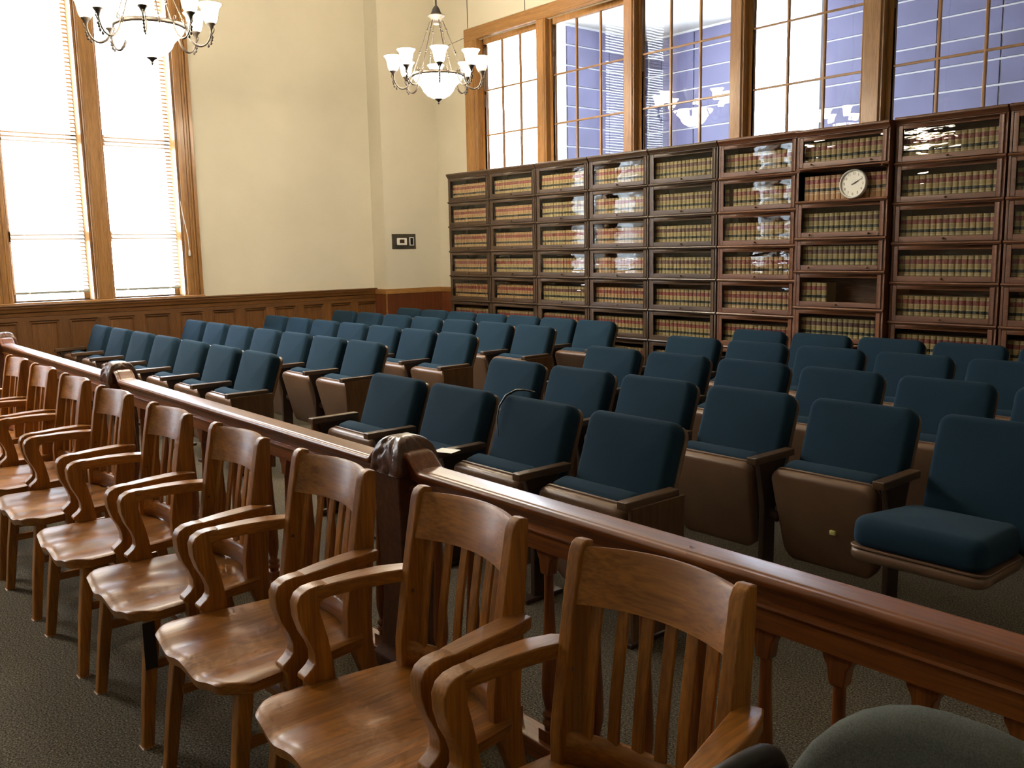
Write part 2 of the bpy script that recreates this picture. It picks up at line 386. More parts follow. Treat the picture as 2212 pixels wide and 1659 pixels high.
struct('ceiling_hall', boxm('ceiling_hall', XL-.35, HX+.2, YW+.15, HY+.2, HZ, HZ+.1, M['ceil']), 'white hall ceiling')
struct('trim_2', boxm('trim_2', XL-.02, XL+.03, 2.84, 3.03, .85, 4.9, M['cream'], .004), 'cream casing of the hall window')
zl = [4.684-.3085*i for i in range(0, 15)]
xs = [XL+.02, -.66, .02, .87, 1.6, 2.33, 3.16, 3.964, 4.768, 5.57, 6.37, 7.17, 7.97, 8.77, 9.57, 10.4]
cache = {}
def hp(nm, w, h, axis):
    k = (round(w, 3), round(h, 3), axis)
    if k not in cache: cache[k] = centred(nm, w, .03, h, M['hall'], .003) if axis == 'x' else centred(nm, .03, w, h, M['hall'], .003)
    return cache[k]
for r in range(9):
    z1 = 4.97 if r == 0 else zl[r-1]; z0 = zl[r]
    for i in range(len(xs)-1):
        if FX0-.1 < (xs[i]+xs[i+1])/2 < FX1+.1 and z0 > FZ0-.3: continue
        obj('wall_panel', hp('wall_panel', xs[i+1]-xs[i]-.022, z1-z0-.026, 'x'), hw, ((xs[i]+xs[i+1])/2, HY-.015, (z0+z1)/2))
    for (a, c) in ((3.05, 4.0), (4.0, 4.95)):
        obj('wall_panel', hp('wall_panel', c-a-.022, z1-z0-.026, 'y'), hs, (XL+.015, (a+c)/2, (z0+z1)/2))

# ------------------------------------------------------------------ left wall windows, blinds, wainscot
def slat_mesh(L):
    b = B(); w, t = .025, .0012; n = 4; a = math.radians(42); r1 = []; r2 = []
    for i in range(n+1):
        u = -1+2*i/n; x = u*w; z = .004*(1-u*u)
        X = x*math.cos(a)-z*math.sin(a); Z = -x*math.sin(a)+z*math.cos(a)
        r1.append((X, Z))
    prof = r1+[(x, z-t*2) for x, z in reversed(r1)]
    return b.rings([[(x, y, z) for x, z in prof] for y in (-L/2, L/2)], True, True, False).mesh('slat', M['slat'])
def make_window(n, dy, shown):
    w = obj('window_%d' % n, None); tag(w, 'tall oak window, %s along the left wall' % ['nearest the corner', 'farther from the corner'][n-7], kind='structure')
    (a0, a1), (c0, c1) = [(p-dy, q-dy) for p, q in WIN_A]
    # stepped casings either side, mullion, head, sill
    for (y0, y1, sgn) in ((a0-.185, a0, 1), (c1, c1+.185, -1)):
        for (f0, f1, pr) in ((0, 1, .025), (.0, .22, .045), (.30, .38, .036), (.48, .56, .036), (.80, 1, .034)):
            ya, yb = (y0+f0*(y1-y0), y0+f1*(y1-y0)) if sgn > 0 else (y1-f1*(y1-y0), y1-f0*(y1-y0))
            obj('casing_board', boxm('casing_board', XL, XL+pr, ya, yb, SILL, WTOP+.12, TR['z'], .004), w)
    obj('mullion', boxm('mullion', XL-.30, XL+.03, a1+.005, c0-.005, SILL, WTOP, TR['z'], .008), w)
    obj('mullion_bead', boxm('mullion_bead', XL+.03, XL+.042, a1+.02, a1+.045, SILL, WTOP, TR['z'], .004), w)
    obj('head_board', boxm('head_board', XL-.3, XL+.04, a0-.19, c1+.19, WTOP, WTOP+.18, TR['y'], .006), w)
    obj('sill', boxm('sill', XL-.30, XL+.055, a0-.2, c1+.2, SILL-.045, SILL, TR['y'], .008), w)
    for (y0, y1) in ((a0, a1), (c0, c1)):
        b = B().box(XL-.32, XL-.005, y0, y0+.02, SILL, WTOP).box(XL-.32, XL-.005, y1-.02, y1, SILL, WTOP)
        obj('jamb_lining', b.mesh('jamb_lining', TR['z']), w)
        zs = [SILL, 1.72, 2.78, 4.62, WTOP]
        b = B()
        for z in zs: b.box(XL-.25, XL-.19, y0+.02, y1-.02, z if z < 5 else z-.07, (z+(.12 if z > 1.2 else .012)) if z < 5 else z)
        b.box(XL-.25, XL-.19, y0+.02, y0+.075, SILL, WTOP).box(XL-.25, XL-.19, y1-.075, y1-.02, SILL, WTOP)
        obj('sash_frame', b.mesh('sash_frame', TR['y'], .004), w)
        for k in range(4): obj('pane', boxm('pane', XL-.222, XL-.218, y0+.07, y1-.07, zs[k]+(.07 if k else .01), zs[k+1]+.005, M['pane']), w)
SM = {}
def make_blind(y0, y1, label, parts):
    L = y1-y0-.105; yc_ = (y0+y1)/2; xb = XL-.075
    t = thing('venetian_blind', label, 'blind', (xb, yc_, SILL), 0, 'white venetian blinds on the left wall windows')
    obj('headrail', centred('headrail', .05, L, .05, M['white'], .004), t, (0, 0, WTOP-SILL-.03))
    obj('bottom_rail', centred('bottom_rail', .05, L, .024, M['rail_grey'], .004), t, (0, 0, .095))
    sm = SM.setdefault(round(L, 3), slat_mesh(L)); z = .135; zz = []
    while z < WTOP-SILL-.07: zz.append(z); z += .0425
    if parts:
        for z in zz: obj('slat', sm, t, (0, 0, z))
    else:
        b = B(); vs = [v.co.copy() for v in sm.vertices]; fs = [tuple(p.vertices) for p in sm.polygons]
        for z in zz: b.add([(v.x, v.y, v.z+z) for v in vs], fs, False)
        o = obj('slats', b.mesh('slats', M['slat']), t); o['kind'] = 'stuff'
    for s in (-.33, .33):
        obj('ladder_cord', B().tube([(.028, s*L/.8*.8, .1), (.028, s*L/.8*.8, WTOP-SILL-.05)], .0016, 5).mesh('ladder_cord', M['white']), t)
        obj('cord_button', B().lathe([(.012, -.004), (.014, 0), (.010, .005)], (0, 0, 0), 10).mesh('cord_button', M['white']), t, (.028, s*L, .095), (0, PI/2, 0))
    return t
for k in range(2): make_window(7+k, k*PITCH_W, k == 0)
nm = [['white slatted blind left of the oak mullion, behind the left chandelier', 'white slatted blind right of the oak mullion, beside the blank wall'],
      ['white slatted blind of the second left-wall window, far half', 'white slatted blind of the second left-wall window, near half']]
for k in range(2):
    for j, (a, c) in enumerate(WIN_A):
        make_blind(a-k*PITCH_W, c-k*PITCH_W, nm[k][j], k == 0)
t = thing('blind_cord', 'white pull cord with a tassel hanging on right window casing', 'cord', (XL+.055, -3.13, 1.55))
obj('cord', B().tube([(0, -.045, .62), (.0, -.03, .5), (0, .015, .22), (.004, .02, .06)], .004, 6).mesh('cord', M['white']), t)
obj('tassel', B().lathe([(.004, .07), (.010, .05), (.013, .0), (.006, -.008)], (0, .022, 0), 10).mesh('tassel', M['white']), t)
# wainscot of the left wall
tw = obj('trim_3', None); tag(tw, 'panelled oak wainscot below the windows', kind='structure')
y0w, y1w = YF, -.575
obj('backing_board', boxm('backing_board', XL, XL+.012, y0w, y1w, 0, .94, WS['y']), tw)
obj('cap_shelf', boxm('cap_shelf', XL, XL+.075, y0w, y1w, 1.045, 1.066, WS['y'], .006), tw)
capp = [(XL, .905), (XL+.018, .905), (XL+.024, .93), (XL+.03, .935), (XL+.036, .975), (XL+.05, .985), (XL+.056, 1.01), (XL+.066, 1.03), (XL+.066, 1.045), (XL, 1.045)]
obj('cap_moulding', B().ext([(x, z) for x, z in capp], 'y', y0w, y1w).mesh('cap_moulding', WS['y']), tw)
obj('top_rail', boxm('top_rail', XL+.012, XL+.030, y0w, y1w, .885, .93, WS['y'], .003), tw)
obj('baseboard', boxm('baseboard', XL+.012, XL+.04, y0w, y1w, 0, .20, WS['y'], .005), tw)
pm = B(); pw_, ph_ = .285, .63
for f in range(4):
    pass
pan_b = B()
def ringrect(w, h, x): return [(x, -w/2, -h/2), (x, w/2, -h/2), (x, w/2, h/2), (x, -w/2, h/2)]
panel_me = B().rings([ringrect(pw_, ph_, .0), ringrect(pw_, ph_, .020), ringrect(pw_-.018, ph_-.018, .020), ringrect(pw_-.05, ph_-.05, .004), ringrect(pw_-.052, ph_-.052, .003)], True, True, False).mesh('panel', WS['z'])
stile_me = boxm('stile', 0, .018, -.0575, .0575, -.345, .345, WS['z'], .003)
k = 0; y = -.72
while y > -10.5:
    obj('panel', panel_me, tw, (XL+.012, y, .56)); obj('stile', stile_me, tw, (XL+.012, y-.20, .545)); y -= .4005
struct('baseboard_back', boxm('baseboard_back', 7.8, XR, YW-.02, YW, 0, .18, WS['x'], .005), 'oak baseboard')
struct('baseboard_right', boxm('baseboard_right', XR-.02, XR, YF, YW-.02, 0, .18, WS['y'], .005), 'oak baseboard')
# pier wainscot
tp = obj('trim_4', None); tag(tp, 'plain red-brown dado around the corner pier with lighter band', kind='structure')
obj('dado_board', boxm('dado_board', XP, XP+.02, -.597, YW, 0, .99, PW['z']), tp)
obj('dado_board', boxm('dado_board', XL+.04, XP, -.597, -.575, 0, .99, PW['z']), tp)
obj('dado_board', boxm('dado_board', XP+.02, -.01, YW-.02, YW, 0, .985, PW['z']), tp)
obj('corner_bead', boxm('corner_bead', XP+.006, XP+.026, -.603, -.585, 0, .985, TR['z'], .004), tp)
obj('band_board', boxm('band_board', XP, XP+.028, -.605, YW, .985, 1.052, TR['y'], .003), tp)
obj('band_board', boxm('band_board', XL+.06, XP, -.605, -.575, .985, 1.052, TR['x'], .003), tp)
obj('band_board', boxm('band_board', XP+.028, -.01, YW-.028, YW, .985, 1.052, TR['x'], .003), tp)
# thermostat plate
t = thing('thermostat', 'white thermostat and dark switch on steel wall plate beside bookcase', 'thermostat', (XP, -.281, 1.68))
obj('wall_plate', boxm('wall_plate', 0, .008, -.19, .19, -.10, .10, M['chrome'], .003), t)
th = obj('thermostat_body', boxm('thermostat_body', .008, .035, -.12, .035, -.05, .045, M['white'], .012), t)
obj('display', boxm('display', .035, .0365, -.085, -.012, -.022, .026, M['dark']), th)
sb = obj('switch_frame', boxm('switch_frame', .008, .014, .085, .155, -.055, .055, M['white'], .003), t)
obj('switch_slot', boxm('switch_slot', .014, .0165, .098, .142, -.045, .045, M['black']), sb)
#PART2
# ------------------------------------------------------------------ sectional bookcases and law books
BW = .864
ZL = [2.47, 2.155, 1.841, 1.525, 1.211, .892, .577, .262]
ZL7 = [2.455, 2.170, 1.893, 1.578, 1.298, .985, .680, .36]
bc = {}
def carcass(w, h, wd):
    k = ('c', round(w, 3), round(h, 3), wd['x'].name)
    if k not in bc:
        b = B().box(-w/2+.002, -w/2+.022, 0, .295, 0, h).box(w/2-.022, w/2-.002, 0, .295, 0, h)
        b.box(-w/2+.022, w/2-.022, .0, .295, 0, .02).box(-w/2+.022, w/2-.022, .283, .295, .02, h).box(-w/2+.022, w/2-.022, .0, .295, h-.010, h)
        bc[k] = b.mesh('section_case', wd['x'], .002, 1)
    return bc[k]
def beadm(w, wd):
    k = ('b', round(w, 3), wd['x'].name)
    if k not in bc:
        pr = [(0, -.004), (-.012, -.001), (-.017, .008), (-.012, .017), (0, .021)]
        bc[k] = B().ext(pr, 'x', -w/2+.001, w/2-.001).mesh('shelf_bead', wd['x'])
    return bc[k]
def doorm(w, h, wd):
    k = ('d', round(w, 3), round(h, 3), wd['x'].name)
    if k not in bc:
        W2 = w/2-.026; z0, z1 = .024, h-.012; st, tr, br = .036, .030, .042
        b = B().box(-W2, -W2+st, -.006, .014, z0, z1).box(W2-st, W2, -.006, .014, z0, z1)
        b.box(-W2+st, W2-st, -.006, .014, z1-tr, z1).box(-W2+st, W2-st, -.006, .014, z0, z0+br)
        bc[k] = (b.mesh('door', wd['x'], .003, 1), boxm('glass_pane', -W2+st-.004, W2-st+.004, .003, .006, z0+br-.004, z1-tr+.004, M['wavy']))
    return bc[k]
knob_me = B().lathe([(.004, 0), (.004, .008), (.009, .012), (.008, .018), (.002, .020)], (0, 0, 0), 10).mesh('knob', M['brass'])
CASES = []
wheres = ['beside the corner pier', 'second from the corner', 'third from the corner', 'fourth from the corner', 'fifth from the corner',
          'left of the clock', 'holding the white wall clock', 'right of the clock', 'at the right edge of the row']
for i in range(9):
    wd = BK if i < 5 else BM
    if i == 6: xc, yf, w, zl_ = 5.622, -.06, .838, ZL7
    else: xc, yf, w, zl_ = (i+.5)*BW, 0.0, BW-.012, ZL
    t = thing('bookcase', 'tall %s glass-door sectional bookcase %s' % ('dark walnut' if i < 5 else 'red-brown', wheres[i]), 'bookcase', (xc, yf, 0), 0, 'sectional bookcases along the back wall')
    CASES.append((t, xc, yf, w, zl_))
    zt = zl_[0]
    pr = [(.30, 0), (.30, .055), (-.022, .055), (-.030, .047), (-.030, .034), (-.020, .022), (-.012, .012), (-.010, 0)]
    obj('cornice', B().ext(pr, 'x', -w/2, w/2).mesh('cornice', wd['x'], .003), t, (0, 0, zt))
    obj('base', B().box(-w/2, w/2, -.012, .29, zl_[7]-.03, zl_[7]).box(-w/2+.01, w/2-.01, .015, .29, .06, zl_[7]-.03).box(-w/2, -w/2+.07, -.008, .29, 0, zl_[7]-.03).box(w/2-.07, w/2, -.008, .29, 0, zl_[7]-.03).mesh('base', wd['x'], .004), t)
    for r in range(7):
        h = zl_[r]-zl_[r+1]
        s = obj('section_case', carcass(w, h, wd), t, (0, 0, zl_[r+1]))
        obj('shelf_bead', beadm(w, wd), s)
        dm, gm = doorm(w, h, wd)
        if i == 6 and r == 1:
            d = obj('door', dm, t, (0, -.045, zl_[r+1]+h-.018), (-PI/2*.985, 0, PI)); d['label'] = 'raised glass door slid back into the case'
            d.rotation_euler = (PI/2, 0, 0); d.location = (0, .210, zl_[r+1]+h-.012)
            obj('glass_pane', gm, d)
            continue
        d = obj('door', dm, t, (0, 0, zl_[r+1]))
        obj('glass_pane', gm, d)
        for kx in ((-.27, .27) if i == 6 and r != 4 else (0,)):
            obj('knob', knob_me, d, (kx, -.006, .045), (PI/2, 0, 0))
BH = .205
ORD2 = ORD+['eleventh', 'twelfth', 'thirteenth', 'fourteenth', 'fifteenth', 'sixteenth', 'seventeenth', 'eighteenth']
def book_body(b, t, h, x=0, y=0, z=0):
    n = 4; prof = [(-t/2, .15), (-t/2, .007)]+[(t/2*math.sin(-PI/2+PI*k/n), .007-.009*math.cos(-PI/2+PI*k/n)) for k in range(1, n)]+[(t/2, .007), (t/2, .15)]
    b.ext([(x+px, y+py) for px, py in prof], 'z', z, z+h)
def band(b, t, z0, z1, off, x=0, y=0, z=0):
    n = 6; pts = [((t/2+off)*math.sin(-PI/2+PI*k/n), .007-(.009+off)*math.cos(-PI/2+PI*k/n)) for k in range(n+1)]
    vs = [(x+px, y+py, z+zz) for zz in (z0, z1) for px, py in pts]
    b.add(vs, [(k, k+1, n+2+k, n+1+k) for k in range(n)], True)
STY = {0: ('tan', 'red', 'blacklab'), 1: ('tan2', 'red', 'blacklab'), 2: ('tan3', 'maroon', 'blacklab')}
TH = [.046, .049, .052]
bookm = {}
for sty, (c, r, k) in STY.items():
    for ti, t_ in enumerate(TH):
        b = B(); book_body(b, t_-.0015, BH); me = b.mesh('law_book', M[c])
        lb = []
        for (z0, z1, mt_) in ((.69, .86, r), (.37, .48, k)):
            b = B(); b.mi = 0; band(b, t_-.0015, BH*z0, BH*z1, .0007)
            b.mi = 1
            for zz in (z0-.035, z1+.02): band(b, t_-.0015, BH*zz, BH*(zz+.014), .0009)
            if mt_ == k: band(b, t_-.0015, BH*.25, BH*.29, .0009)
            lb.append(b.mesh('spine_label', [M[mt_], M['gold']]))
        bookm[(sty, ti)] = (me, lb)
stuff = B()
stuff_m = ['tan', 'tan2', 'tan3', 'red', 'maroon', 'blacklab', 'gold']
def stuff_book(sty, ti, x, y, z, h):
    c, r, k = STY[sty]; t_ = TH[ti]-.0015
    stuff.mi = stuff_m.index(c); book_body(stuff, t_, h, x, y, z)
    stuff.mi = stuff_m.index(r); band(stuff, t_, h*.69, h*.86, .0007, x, y, z)
    stuff.mi = stuff_m.index(k); band(stuff, t_, h*.37, h*.48, .0007, x, y, z)
    stuff.mi = 6
    for zz in (.655, .88, .50, .335, .26): band(stuff, t_, h*zz, h*(zz+.012), .0009, x, y, z)
STYLE = [[1, 0, 0, 0, 2, 0, 0, 0, 0], [1, 1, 2, 0, 2, 0, 1, 0, 0], [1, 1, 0, 1, 2, 0, 2, 0, 0], [1, 0, 0, 1, 2, 1, 2, 0, 0], [1, 1, 2, 1, 0, 1, 0, 0, 0], [0, 0, 0, 0, 0, 0, 2, 0, 0], [0, 0, 0, 0, 0, 0, 0, 0, 0]]
rown = ['top shelf', 'second shelf', 'third shelf', 'fourth shelf', 'fifth shelf', 'sixth shelf', 'lowest shelf']
bwhere = {5: 'bookcase left of clock', 6: 'clock bookcase', 7: 'bookcase right of clock', 8: 'rightmost bookcase'}
colour = {0: 'tan', 1: 'rosy tan', 2: 'olive tan'}
for i, (ct, xc, yf, w, zl_) in enumerate(CASES):
    for r in range(7):
        rnd = random.Random(i*31+r); x = xc-w/2+.026+(.012 if i != 6 else .02); xe = xc+w/2-.028; n = 0
        sty = STYLE[r][i]
        while True:
            ti = rnd.choice((0, 1, 1, 2)) if i < 5 else rnd.choice((1, 1, 2)); t_ = TH[ti]
            if x+t_ > xe: break
            if i == 6 and r == 4 and n >= 5: break
            if i == 5 and r == 1 and n == 1: x += .045
            bx, by, bz = x+t_/2, yf+.042+rnd.uniform(0, .006), zl_[r+1]+.0205
            single = r < 6 and (i in (5, 6, 7) or (i == 8 and n < 3))
            if single:
                me, lb = bookm[(sty, ti)]
                o = obj('law_book', me, None, (bx, by, bz))
                tag(o, '%s law book, %s from left on %s of %s' % (colour[sty], ORD2[n], rown[r], bwhere[i]), 'book', 'books on the %s of the %s' % (rown[r], bwhere[i]))
                for l in lb: obj('spine_label', l, o)
            else: stuff_book(sty, ti, bx, by, bz, BH)
            x += t_+rnd.choice((0, 0, .0005)); n += 1
o = obj('law_books', stuff.mesh('law_books', [M[k] for k in stuff_m])); tag(o, 'rows of tan law books with red and black labels in the darker bookcases', 'books', kind='stuff')
# paper tag on the empty back panel
tag(obj('paper_tag', boxm('paper_tag', 5.86, 5.885, .2195, .2215, 1.155, 1.175, M['white'])), 'tiny white paper tag stuck in the half-empty shelf below the clock', 'tag')
# wall clock
ck = thing('wall_clock', 'round white wall clock propped before books, showing ten past two', 'clock', (5.742, -.071, 2.03), 0)
ck.rotation_euler = (math.radians(-4), 0, 0)
def disc(prof, n=40): return B().rings([[(r*math.cos(2*PI*i/n), y, r*math.sin(2*PI*i/n)) for i in range(n)] for r, y in prof], True, True)
obj('rim', B().rings([[(r*math.cos(2*PI*i/48), y, r*math.sin(2*PI*i/48)) for i in range(48)] for r, y in [(.100, .02), (.118, .02), (.121, .0), (.119, -.012), (.113, -.017), (.106, -.010), (.104, .0), (.100, .02)]], True, False).mesh('rim', M['white']), ck)
fc = obj('clock_face', disc([(.105, .018), (.105, .001)]).mesh('clock_face', M['cream']), ck)
def hand(L, w, ang):
    b = B().add([(-w, -.0035, -.015), (w, -.0035, -.015), (w*.5, -.0035, L), (-w*.5, -.0035, L), (-w, -.0025, -.015), (w, -.0025, -.015), (w*.5, -.0025, L), (-w*.5, -.0025, L)],
                [(0, 1, 2, 3), (7, 6, 5, 4), (0, 4, 5, 1), (1, 5, 6, 2), (2, 6, 7, 3), (3, 7, 4, 0)], False)
    return b.mesh('hand', M['steel']), ang
for nm_, L, w_, ang in (('hour_hand', .050, .0035, 65), ('minute_hand', .075, .0025, 60)):
    me, a = hand(L, w_, ang); obj(nm_, me, ck, (0, 0 if nm_ == 'hour_hand' else -.002, 0), (0, math.radians(a), 0))
for n in range(1, 13):
    cu = bpy.data.curves.new('numeral', 'FONT'); cu.body = str(n); cu.size = .030; cu.align_x = 'CENTER'; cu.align_y = 'CENTER'; cu.extrude = .0006
    to = bpy.data.objects.new('numeral_text', cu); COL.objects.link(to)
    dg = bpy.context.evaluated_depsgraph_get(); dg.update(); me = bpy.data.meshes.new_from_object(to.evaluated_get(dg)); bpy.data.objects.remove(to)
    me.materials.clear(); me.materials.append(M['chrome'])
    a = 2*PI*n/12; obj('numeral', me, fc, (.084*math.sin(a), .0, .084*math.cos(a)), (PI/2, 0, 0))

# ------------------------------------------------------------------ theatre seats
def pad(w, h, t, r, e, crown=.0, nc=5, map=None):
    """rounded cushion, face toward -y, centred in x and z, back at y=t"""
    b = B(); cs = [(w/2-r, h/2-r, 0), (-w/2+r, h/2-r, PI/2), (-w/2+r, -h/2+r, PI), (w/2-r, -h/2+r, 3*PI/2)]
    def ring(ins, y, s=1):
        out = []
        for cx, cz, a0 in cs:
            for k in range(nc+1):
                a = a0+PI/2*k/nc; q = max(r-ins, .001)
                out.append(((cx+q*math.cos(a))*s, y, (cz+q*math.sin(a))*s))
        return out
    rs = [ring(e*.6, t), ring(e*.15, t-e*.25), ring(0, t-e*.6)]
    for k in range(0, 6):
        a = PI/2*k/5; rs.append(ring(e*(1-math.cos(a)), e*(1-math.sin(a))))
    for s in (.8, .55, .3, .08): rs.append(ring(e, -crown*(1-s*s), s))
    n = len(rs[0]); b.rings(rs, True, True, True)
    if map: b.v = [map(*v) for v in b.v]
    return b
def tiltx(a, y0, z0):
    ca, sa = math.cos(a), math.sin(a)
    return lambda x, y, z: (x, y0+y*ca-z*sa, z0+y*sa+z*ca)
tb = math.radians(-19)
f = tiltx(tb, 0, 0)
hb = .52
back_me = pad(.505, hb, .085, .055, .032, .012).mesh('backrest', M['blue'], fn=lambda x, y, z: (lambda p: (p[0], p[1]-.055, p[2]+.84))(f(x, y, z-hb/2)))
shell_me = pad(.495, hb-.02, .022, .05, .012, 0).mesh('back_shell', M['shell'], fn=lambda x, y, z: (lambda p: (p[0], p[1]-.055, p[2]+.84))(f(x, y+.088, z-hb/2+.002)))
def panmap(x, y, z):
    hz = .215; k = (z+hz)/(2*hz)
    sx = .86+.14*max(0, min(1, k*1.7))**.7
    if k < .35: z -= .045*(1-k/.35)*(1-(x/.25)**2)
    return (x*sx, y, z+hz)
pan_me = pad(.505, .43, .05, .05, .026, .006, map=panmap).mesh('seat_pan', M['shell'])
lip_me = pad(.510, .435, .010, .052, .004, 0, map=panmap).mesh('pan_trim', M['shell'], fn=lambda x, y, z: (x, y+.048, z-.001))
cush_me = pad(.490, .425, .115, .06, .045, .012, map=panmap).mesh('seat_cushion', M['blue'], fn=lambda x, y, z: (x, .172-y, z+.010))
arm_me = boxm('armrest', -.026, .026, -.445, -.135, .558, .592, SW['y'], .005)
std_b = B().ext([(-.36, 0.02), (-.27, .02), (-.265, .36), (-.22, .50), (-.20, .566), (-.40, .566), (-.385, .50), (-.355, .36)], 'x', -.014, .014)
std_b.box(-.03, .03, -.42, -.20, 0, .02)
std_me = std_b.mesh('standard', M['steel'], .004)
end_me = B().ext([(-.41, .03), (-.12, .03), (-.11, .566), (-.425, .566)], 'x', .014, .034).mesh('end_panel', EP['z'], .004)
hinge_me = B().lathe([(.020, -.03), (.028, -.02), (.028, .02), (.020, .03)], (0, 0, 0), 12).mesh('hinge', M['steel'])
def make_seat(x, y, down, last, first, label, group, half):
    t = thing('theatre_seat', label, 'seat', (x, y, 0), 0, group)
    obj('backrest', back_me, t); obj('back_shell', shell_me, t)
    loc, rot = ((0, -.34, .335), (math.radians(86), 0, 0)) if down else ((0, -.29, .115), (math.radians(13), 0, 0))
    p = obj('seat_pan', pan_me, t, loc, rot); obj('pan_trim', lip_me, p); obj('seat_cushion', cush_me, t, loc, rot)
    obj('armrest', arm_me, t, (-half, 0, 0)); obj('standard', std_me, t, (-half, 0, 0))
    obj('hinge', hinge_me, t, (-half+.03, -.30, .30), (0, PI/2, 0))
    if last: obj('armrest', arm_me, t, (half, 0, 0)); obj('standard', std_me, t, (half, 0, 0)); obj('end_panel', end_me, t, (half, 0, 0))
    if first: e = obj('end_panel', end_me, t, (-half, 0, 0)); e.scale = (-1, 1, 1)
    return t
ROWSX = {('left', 0): (-4.244, -.436, .641, 7), ('left', 1): (-3.292, -.277, .603, 7), ('left', 2): (-2.364, -.187, .588, 7), ('left', 3): (-1.414, -.258, .594, 7), ('left', 4): (-.66, .06, .553, 7),
         ('right', 0): (-4.269, 5.316, .619, 4), ('right', 1): (-3.313, 5.265, .607, 6), ('right', 2): (-2.348, 5.217, .602, 6), ('right', 3): (-1.38, 5.175, .600, 6), ('right', 4): (-.575, 5.235, .582, 6)}
rn = ['front row', 'second row', 'third row', 'fourth row', 'back row']
for (side, r), (yy, x0, pt, n) in ROWSX.items():
    for k in range(n):
        down = side == 'right' and r == 1 and k == 5
        where = '%s seat from the %s' % (ORD[k], 'left wall' if side == 'left' else 'centre aisle')
        lab = 'blue upholstered seat with its cushion folded down, in the second row by the aisle gap' if down else 'blue folding seat, %s, %s of %s block' % (where, rn[r], side)
        make_seat(x0+k*pt, yy, down, k == n-1, k == 0, lab, 'blue folding seats, %s block' % side, pt/2)
# strap left on a seat back, sticker on a seat pan
b = B(); P0 = [(6.385, -4.418, .640), (6.345, -4.392, .715), (6.335, -4.368, .780), (6.350, -4.335, .832), (6.385, -4.300, .858), (6.42, -4.275, .860), (6.46, -4.24, .850)]
tag(obj('black_strap', b.tube(P0, [.003, .004, .005, .006, .006, .005, .003], 6).mesh('black_strap', M['black'])), 'thin black strap hanging over the back of a front-row seat', 'strap')
tag(obj('yellow_sticker', boxm('yellow_sticker', 7.735, 7.762, -3.668, -3.655, .292, .312, M['yellow'], .003)), 'torn yellow sticker on the underside of a folded seat', 'sticker')

sh = obj('paper_sheet', B().ext([(-.10, 0), (.10, 0), (.10, .0015), (-.10, .0015)], 'y', -.07, .07).mesh('paper_sheet', M['white'])); tag(sh, 'white paper sheet lying on a front-row armrest just behind the near newel', 'paper')
sh.location = (6.285, -4.66, .5925); sh.scale = (.55, .6, 1); sh.rotation_euler = (0, 0, .35)

